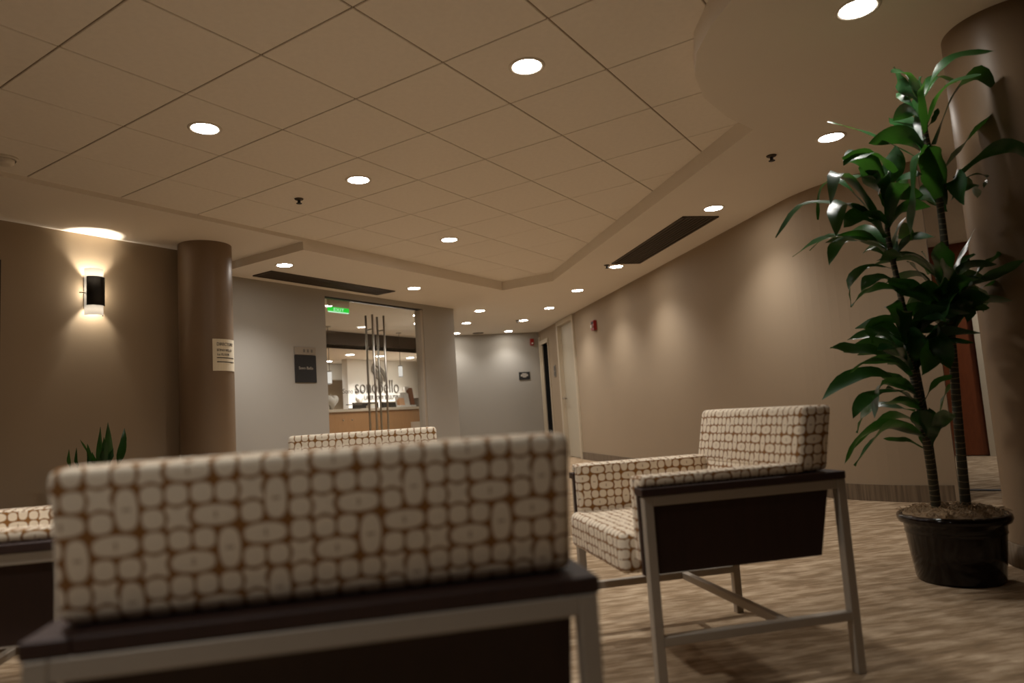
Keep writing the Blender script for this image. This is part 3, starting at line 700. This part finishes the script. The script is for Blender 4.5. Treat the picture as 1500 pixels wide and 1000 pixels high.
# ================================================================== plants
PLANT = {
 4: ([[-0.037, 3.514, 1.054], [-0.033, 3.495, 1.223], [-0.027, 3.47, 1.455], [-0.028, 3.444, 1.659], [-0.044, 3.407, 1.864], [-0.043, 3.39, 2.009]], [
  ([(-0.055,3.382,2.01),(-0.108,3.373,2.101),(-0.127,3.377,2.192)],0.041),
  ([(-0.07,3.376,1.982),(-0.11,3.413,2.063),(-0.13,3.45,2.101)],0.026),
  ([(-0.056,3.402,1.85),(-0.049,3.472,2.04),(-0.034,3.53,2.177)],0.07),
  ([(-0.054,3.409,1.801),(-0.107,3.49,1.951),(-0.177,3.534,2.03)],0.076),
  ([(-0.019,3.428,1.827),(0.079,3.516,2.053),(0.179,3.608,2.149),(0.236,3.687,2.085)],0.05),
  ([(0.012,3.461,1.729),(0.107,3.598,1.865),(0.195,3.71,1.966),(0.249,3.8,2.019)],0.059),
  ([(0.038,3.484,1.677),(0.136,3.459,1.735),(0.218,3.448,1.759),(0.281,3.439,1.72),(0.348,3.443,1.63)],0.05),
  ([(0.04,3.488,1.66),(0.112,3.523,1.687),(0.152,3.545,1.671),(0.137,3.536,1.625)],0.029),
  ([(-0.017,3.447,1.693),(-0.068,3.28,1.767),(-0.104,3.189,1.572),(-0.132,3.112,1.377)],0.064),
  ([(-0.018,3.461,1.571),(-0.021,3.374,1.699),(-0.037,3.301,1.794)],0.1),
  ([(-0.07,3.403,1.764),(-0.183,3.413,1.874),(-0.287,3.407,1.957),(-0.412,3.383,2.03)],0.026),
  ([(0.021,3.484,1.591),(0.09,3.564,1.667),(0.113,3.62,1.608)],0.064),
  ([(-0.031,3.453,1.572),(-0.103,3.519,1.634),(-0.148,3.581,1.627)],0.041),
  ([(0.0,3.466,1.628),(0.041,3.373,1.648),(0.056,3.311,1.521)],0.059),
  ([(-0.041,3.406,1.893),(-0.001,3.417,1.939),(0.013,3.414,1.976)],0.023),
  ([(-0.01,3.47,1.541),(-0.051,3.534,1.641),(-0.08,3.584,1.706)],0.059),
 ]),
 3: ([[-0.178, 3.54, 0.305], [-0.178, 3.504, 0.592], [-0.19, 3.46, 0.886], [-0.205, 3.421, 1.122], [-0.217, 3.391, 1.299], [-0.227, 3.362, 1.475], [-0.206, 3.358, 1.62]], [
  ([(-0.168,3.345,1.722),(-0.229,3.243,1.782),(-0.29,3.163,1.775),(-0.336,3.102,1.727)],0.064),
  ([(-0.213,3.334,1.58),(-0.177,3.351,1.732),(-0.156,3.361,1.842)],0.064),
  ([(-0.224,3.328,1.572),(-0.253,3.318,1.682),(-0.3,3.294,1.763)],0.064),
  ([(-0.245,3.321,1.516),(-0.29,3.173,1.614),(-0.357,3.042,1.684),(-0.384,2.971,1.544)],0.044),
  ([(-0.247,3.322,1.496),(-0.302,3.228,1.571),(-0.396,3.129,1.587),(-0.506,3.026,1.578),(-0.599,2.951,1.45)],0.032),
  ([(-0.235,3.336,1.448),(-0.276,3.252,1.517),(-0.32,3.188,1.525),(-0.366,3.131,1.483)],0.07),
  ([(-0.236,3.339,1.419),(-0.329,3.364,1.468),(-0.453,3.348,1.499),(-0.542,3.356,1.452)],0.032),
  ([(-0.234,3.344,1.39),(-0.343,3.323,1.461),(-0.472,3.28,1.478),(-0.597,3.246,1.416)],0.035),
  ([(-0.24,3.339,1.402),(-0.343,3.194,1.432),(-0.399,3.106,1.404),(-0.425,3.05,1.321)],0.041),
  ([(-0.245,3.322,1.51),(-0.347,3.147,1.581),(-0.379,3.06,1.528),(-0.381,3.005,1.425)],0.053),
  ([(-0.228,3.349,1.378),(-0.184,3.452,1.508),(-0.107,3.554,1.618)],0.026),
  ([(-0.245,3.322,1.51),(-0.377,3.31,1.716),(-0.459,3.331,1.716),(-0.498,3.387,1.592)],0.041),
  ([(-0.164,3.393,1.367),(-0.205,3.257,1.359),(-0.249,3.152,1.322)],0.038),
  ([(-0.214,3.367,1.313),(-0.312,3.326,1.335),(-0.382,3.307,1.279),(-0.396,3.329,1.17)],0.035),
  ([(-0.172,3.402,1.245),(-0.241,3.273,1.266),(-0.296,3.179,1.255),(-0.326,3.111,1.206)],0.044),
  ([(-0.176,3.404,1.211),(-0.267,3.234,1.225),(-0.319,3.124,1.195),(-0.36,3.031,1.142)],0.044),
  ([(-0.206,3.341,1.556),(-0.162,3.468,1.666),(-0.152,3.546,1.762)],0.053),
  ([(-0.217,3.341,1.499),(-0.247,3.23,1.527),(-0.295,3.134,1.526)],0.029),
 ]),
 2: ([[-0.078, 3.582, 0.301], [-0.07, 3.562, 0.498], [-0.061, 3.539, 0.73], [-0.051, 3.52, 0.933], [-0.044, 3.506, 1.078], [-0.045, 3.487, 1.224]], [
  ([(-0.051,3.484,1.218),(-0.045,3.39,1.313),(-0.037,3.322,1.39)],0.064),
  ([(-0.048,3.489,1.195),(-0.089,3.593,1.32),(-0.121,3.667,1.422)],0.038),
  ([(-0.064,3.483,1.161),(-0.133,3.534,1.298),(-0.18,3.577,1.374)],0.053),
  ([(-0.077,3.478,1.133),(-0.165,3.347,1.211),(-0.24,3.246,1.254)],0.059),
  ([(-0.036,3.496,1.2),(0.006,3.609,1.322),(0.038,3.696,1.391),(0.093,3.784,1.506)],0.026),
  ([(-0.022,3.504,1.216),(0.026,3.534,1.313),(0.075,3.569,1.358)],0.041),
  ([(-0.013,3.513,1.186),(0.071,3.595,1.272),(0.126,3.653,1.325),(0.176,3.707,1.361)],0.07),
  ([(-0.012,3.513,1.192),(0.102,3.516,1.239),(0.168,3.508,1.262),(0.241,3.508,1.295)],0.038),
  ([(-0.02,3.506,1.207),(0.064,3.656,1.212),(0.101,3.756,1.171),(0.081,3.814,1.127)],0.07),
  ([(-0.045,3.49,1.201),(-0.033,3.366,1.156),(-0.069,3.253,1.062)],0.073),
  ([(-0.053,3.505,1.044),(-0.154,3.497,1.047),(-0.245,3.485,1.012)],0.053),
  ([(-0.019,3.516,1.129),(0.091,3.677,1.225),(0.184,3.811,1.245),(0.263,3.932,1.229)],0.029),
  ([(-0.051,3.498,1.108),(-0.146,3.546,1.186),(-0.182,3.623,1.09)],0.047),
  ([(-0.054,3.5,1.079),(-0.098,3.397,1.014),(-0.065,3.375,0.868)],0.076),
  ([(-0.024,3.513,1.129),(0.031,3.486,1.136),(0.013,3.439,1.06)],0.041),
  ([(-0.064,3.482,1.167),(-0.116,3.412,1.124),(-0.161,3.364,1.025)],0.053),
  ([(-0.044,3.506,1.078),(-0.006,3.424,1.124),(0.043,3.379,1.141)],0.047),
 ]),
 1: ([[-0.183, 3.514, 0.297], [-0.183, 3.495, 0.449], [-0.188, 3.47, 0.624], [-0.196, 3.449, 0.755], [-0.205, 3.426, 0.887], [-0.211, 3.409, 0.989]], [
  ([(-0.21,3.42,0.911),(-0.3,3.278,0.961),(-0.387,3.162,0.977),(-0.458,3.063,0.988)],0.053),
  ([(-0.204,3.431,0.852),(-0.251,3.297,0.917),(-0.338,3.17,0.922),(-0.398,3.073,0.881)],0.041),
  ([(-0.203,3.439,0.794),(-0.29,3.339,0.864),(-0.363,3.264,0.881),(-0.451,3.189,0.848),(-0.522,3.13,0.78)],0.047),
  ([(-0.201,3.44,0.794),(-0.269,3.421,0.846),(-0.327,3.403,0.874)],0.041),
  ([(-0.195,3.451,0.735),(-0.242,3.264,0.789),(-0.282,3.124,0.812)],0.041),
  ([(-0.197,3.447,0.764),(-0.248,3.331,0.826),(-0.311,3.236,0.82),(-0.341,3.182,0.695)],0.056),
  ([(-0.169,3.428,1.059),(-0.28,3.403,1.11),(-0.368,3.391,1.072)],0.029),
  ([(-0.202,3.416,0.98),(-0.266,3.332,1.041),(-0.325,3.266,1.05),(-0.323,3.25,1.002)],0.041),
  ([(-0.205,3.423,0.91),(-0.15,3.362,0.966),(-0.127,3.314,0.939),(-0.161,3.243,0.855)],0.076),
  ([(-0.189,3.459,0.705),(-0.241,3.362,0.751),(-0.322,3.268,0.747)],0.041),
  ([(-0.195,3.465,0.63),(-0.25,3.493,0.678),(-0.329,3.493,0.679),(-0.47,3.464,0.557)],0.041),
  ([(-0.192,3.472,0.589),(-0.264,3.344,0.645),(-0.327,3.249,0.636),(-0.43,3.148,0.508)],0.064),
  ([(-0.202,3.471,0.549),(-0.251,3.43,0.585),(-0.294,3.398,0.592),(-0.339,3.365,0.601)],0.02),
  ([(-0.198,3.466,0.607),(-0.303,3.35,0.664),(-0.406,3.259,0.616),(-0.475,3.202,0.51)],0.044),
  ([(-0.181,3.461,0.734),(-0.122,3.482,0.822),(-0.046,3.524,0.845)],0.026),
  ([(-0.166,3.481,0.645),(-0.123,3.548,0.699),(-0.095,3.589,0.776),(-0.051,3.643,0.817)],0.041),
  ([(-0.182,3.483,0.551),(-0.179,3.432,0.648),(-0.16,3.405,0.717)],0.088),
  ([(-0.165,3.489,0.593),(-0.116,3.377,0.67),(-0.069,3.305,0.695)],0.047),
  ([(-0.187,3.431,0.938),(-0.221,3.542,1.03),(-0.269,3.61,1.084)],0.064),
  ([(-0.213,3.432,0.795),(-0.326,3.255,0.795),(-0.378,3.148,0.759),(-0.406,3.067,0.703)],0.041),
  ([(-0.213,3.443,0.707),(-0.332,3.417,0.738),(-0.399,3.418,0.71),(-0.445,3.435,0.625)],0.059),
  ([(-0.2,3.431,0.872),(-0.161,3.516,0.944),(-0.091,3.605,1.001)],0.064),
 ]),
}
SNAKE = [([[-5.604, 2.747, 0.584], [-5.678, 2.724, 0.716], [-5.573, 2.621, 0.833]], 0.026), ([[-5.619, 2.744, 0.534], [-5.661, 2.735, 0.663], [-5.605, 2.689, 0.794]], 0.047), ([[-5.58, 2.77, 0.531], [-5.572, 2.762, 0.71], [-5.434, 2.699, 0.913]], 0.047), ([[-5.558, 2.784, 0.529], [-5.484, 2.752, 0.734], [-5.457, 2.734, 0.836]], 0.041), ([[-5.533, 2.801, 0.527], [-5.552, 2.817, 0.731], [-5.422, 2.747, 0.946]], 0.062), ([[-5.459, 2.849, 0.521], [-5.441, 2.866, 0.724], [-5.474, 2.896, 0.895]], 0.067), ([[-5.502, 2.821, 0.525], [-5.509, 2.86, 0.598], [-5.409, 2.824, 0.686]], 0.021), ([[-5.696, 2.693, 0.54], [-5.702, 2.662, 0.619], [-5.71, 2.661, 0.773]], 0.036), ([[-5.731, 2.671, 0.542], [-5.795, 2.652, 0.622], [-5.669, 2.589, 0.762]], 0.036), ([[-5.545, 2.793, 0.528], [-5.532, 2.812, 0.68], [-5.53, 2.846, 0.749]], 0.026), ([[-5.589, 2.764, 0.531], [-5.645, 2.758, 0.635], [-5.512, 2.678, 0.731]], 0.041), ([[-5.567, 2.778, 0.53], [-5.598, 2.799, 0.63], [-5.456, 2.724, 0.761]], 0.062)]
def leaf_mesh(name, pts, width, m, parent, fold=.22, blunt=False, origin=(0, 0, 0), wave=.0, spike=False):
    n = 12; c = catmull(pts, n); bm = bmesh.new(); uvl = bm.loops.layers.uv.new('UVMap'); rows = []; side = None
    tot = (Vector(pts[-1])-Vector(pts[0])).length
    ph = random.random()*6; tw = (random.uniform(.35, 1.0) * random.choice((-1, 1)) if not spike else random.uniform(-.3, .3))
    for i, p in enumerate(c):
        t = i/n; d = (c[min(i+1, n)]-c[max(i-1, 0)]).normalized()
        s = d.cross(Vector((0, 0, 1)))
        if s.length < .25:
            v = Vector((0.84, .54, 0)); s = v - d*v.dot(d)
        s.normalize()
        if side is not None:
            if s.dot(side) < 0: s = -s
            s = (s*.5+side*.5).normalized()
        side = s; nn = s.cross(d).normalized()
        if nn.z < 0: nn = -nn
        a_ = tw*min(1, t*2.5); s, nn = s*math.cos(a_)+nn*math.sin(a_), nn*math.cos(a_)-s*math.sin(a_)
        w_ = width*.56*(.26+.74*math.sin(min(1, t*1.7)*math.pi/2)**1.3)*(1-max(0, (t-.6)/.4)**2.0*.97)
        if spike: w_ = width*.5*(.75+.25*math.sin(min(1, t*2)*math.pi/2))*max(.03, 1-max(0, (t-.35)/.65)**1.5)
        f = fold*w_; wv = wave*width*math.sin(t*15+ph)
        rows.append([bm.verts.new(p - s*w_ + nn*(f+wv) - Vector(origin)), bm.verts.new(p - Vector(origin)), bm.verts.new(p + s*w_ + nn*(f-wv) - Vector(origin))])
    for i in range(n):
        for k in range(2):
            f = bm.faces.new((rows[i][k], rows[i][k+1], rows[i+1][k+1], rows[i+1][k]))
            for lp, (a, b) in zip(f.loops, ((k*.5, i/n), (k*.5+.5, i/n), (k*.5+.5, (i+1)/n), (k*.5, (i+1)/n))): lp[uvl].uv = (a, b)
    me = bpy.data.meshes.new(name); bm.to_mesh(me); bm.free()
    for p in me.polygons: p.use_smooth = True
    return link(name, me, m, parent)
PO = Vector((-.126, 3.52, 0))
plant = empty('potted_dracaena', PO, 0, 'tall potted corn plant with dark glossy leaves in a glazed pot', 'potted plant')
lathe('pot', [(0, .0), (.150, 0), (.162, .012), (.176, .12), (.184, .195), (.188, .20), (.186, .208), (.189, .235), (.206, .243), (.212, .258), (.209, .272), (.200, .278), (.188, .270), (.185, .24), (0, .24)], M['pot'], plant, 64)
bm = bmesh.new(); bmesh.ops.create_circle(bm, cap_ends=False, segments=30, radius=.207)
bm.free(); bm = bmesh.new(); rows = []
for k in range(9):
    rr = .187*k/8
    rows.append([bm.verts.new((rr*math.cos(a*2*math.pi/36), rr*math.sin(a*2*math.pi/36), .270+.024*(1-(k/8)**2)+random.uniform(-.006, .008))) for a in range(36)] if k else [bm.verts.new((0, 0, .294))])
for a in range(36): bm.faces.new((rows[0][0], rows[1][a], rows[1][(a+1) % 36]))
for k in range(1, 8):
    for a in range(36): bm.faces.new((rows[k][a], rows[k+1][a], rows[k+1][(a+1) % 36], rows[k][(a+1) % 36]))
soil = bm_obj('moss_mulch', bm, M['mulch'], plant)
bm = bmesh.new()
for k in range(420):
    a, rr = random.random()*6.28, .183*math.sqrt(random.random()); p = Vector((rr*math.cos(a), rr*math.sin(a), .295-.02*(rr/.2)**2)); b = random.random()*6.28
    l = random.uniform(.02, .05); q = p + Vector((math.cos(b)*l, math.sin(b)*l, random.uniform(-.004, .012))); md = (p+q)/2 + Vector((0, 0, random.uniform(.004, .014)))
    add_tube(bm, [p, md, q], .0016, 3)
ms = bm_obj('moss_strands', bm, M['mulch'], plant); ms['kind'] = 'stuff'
for key, (stem, leaves) in PLANT.items():
    sc = [Vector(p)-PO for p in stem]
    if key in (1, 2, 3): sc[0].z = .24
    cpts = catmull(sc, 24); r0 = {1: .019, 2: .021, 3: .015, 4: .017}[key]
    bm = bmesh.new(); add_tube(bm, cpts, [r0*(1-.35*i/24) for i in range(25)], 10); cane = bm_obj('cane', bm, M['cane'], plant, True)
    # pale leaf scars around the cane
    bm = bmesh.new(); fine = catmull(sc, 90)
    for i in range(3, 86, 2):
        d = (fine[i+1]-fine[i-1]).normalized(); rr = r0*(1-.35*i/90)*1.03
        tl = Vector((random.uniform(-.15, .15), random.uniform(-.15, .15), 0)); add_tube(bm, [fine[i]-(d+tl)*.0012, fine[i]+(d+tl)*.0012], rr, 10)
    sr = bm_obj('leaf_scars', bm, M['canering'], cane); sr['kind'] = 'stuff'
    for pts, w_ in leaves:
        leaf_mesh('leaf', [Vector(p)-PO for p in pts], w_*1.22, M['leaf'], cane, .25, wave=.09)
    # short inner leaves filling the crown
    tip = sc[-1]
    for k in range({4: 8, 3: 13}.get(key, 19)):
        a = k*2.4; L = random.uniform(.18, .34); b = cpts[24-random.randint(0, 7)]
        o = Vector((math.cos(a), math.sin(a), 0))
        if PO.y + b.y + o.y*L > 3.95: o.y = -abs(o.y)*.4
        leaf_mesh('leaf', [b, b+o*L*.35+Vector((0, 0, L*.45)), b+o*L*.85+Vector((0, 0, L*.42))], random.uniform(.05, .075), M['leaf'], cane, .25, wave=.04)
SO = Vector((-5.57, 2.76, 0))
sp = empty('potted_snake_plant', SO, 0, 'snake plant with pointed upright leaves by the sconce wall', 'potted plant')
lathe('planter', [(0, 0), (.13, 0), (.17, .46), (.18, .47), (.18, .49), (.16, .49), (.155, .45), (0, .45)], M['planter'], sp, 40)
lathe('soil', [(0, .462), (.156, .456)], M['mulch'], sp, 30)
for pts, w_ in SNAKE:
    q = [Vector(p)-SO for p in pts]; q[0].z = .45; q[0].x *= .7; q[0].y *= .7
    leaf_mesh('leaf', q, w_*1.2, M['snake'], sp, .35, wave=.03, spike=True)
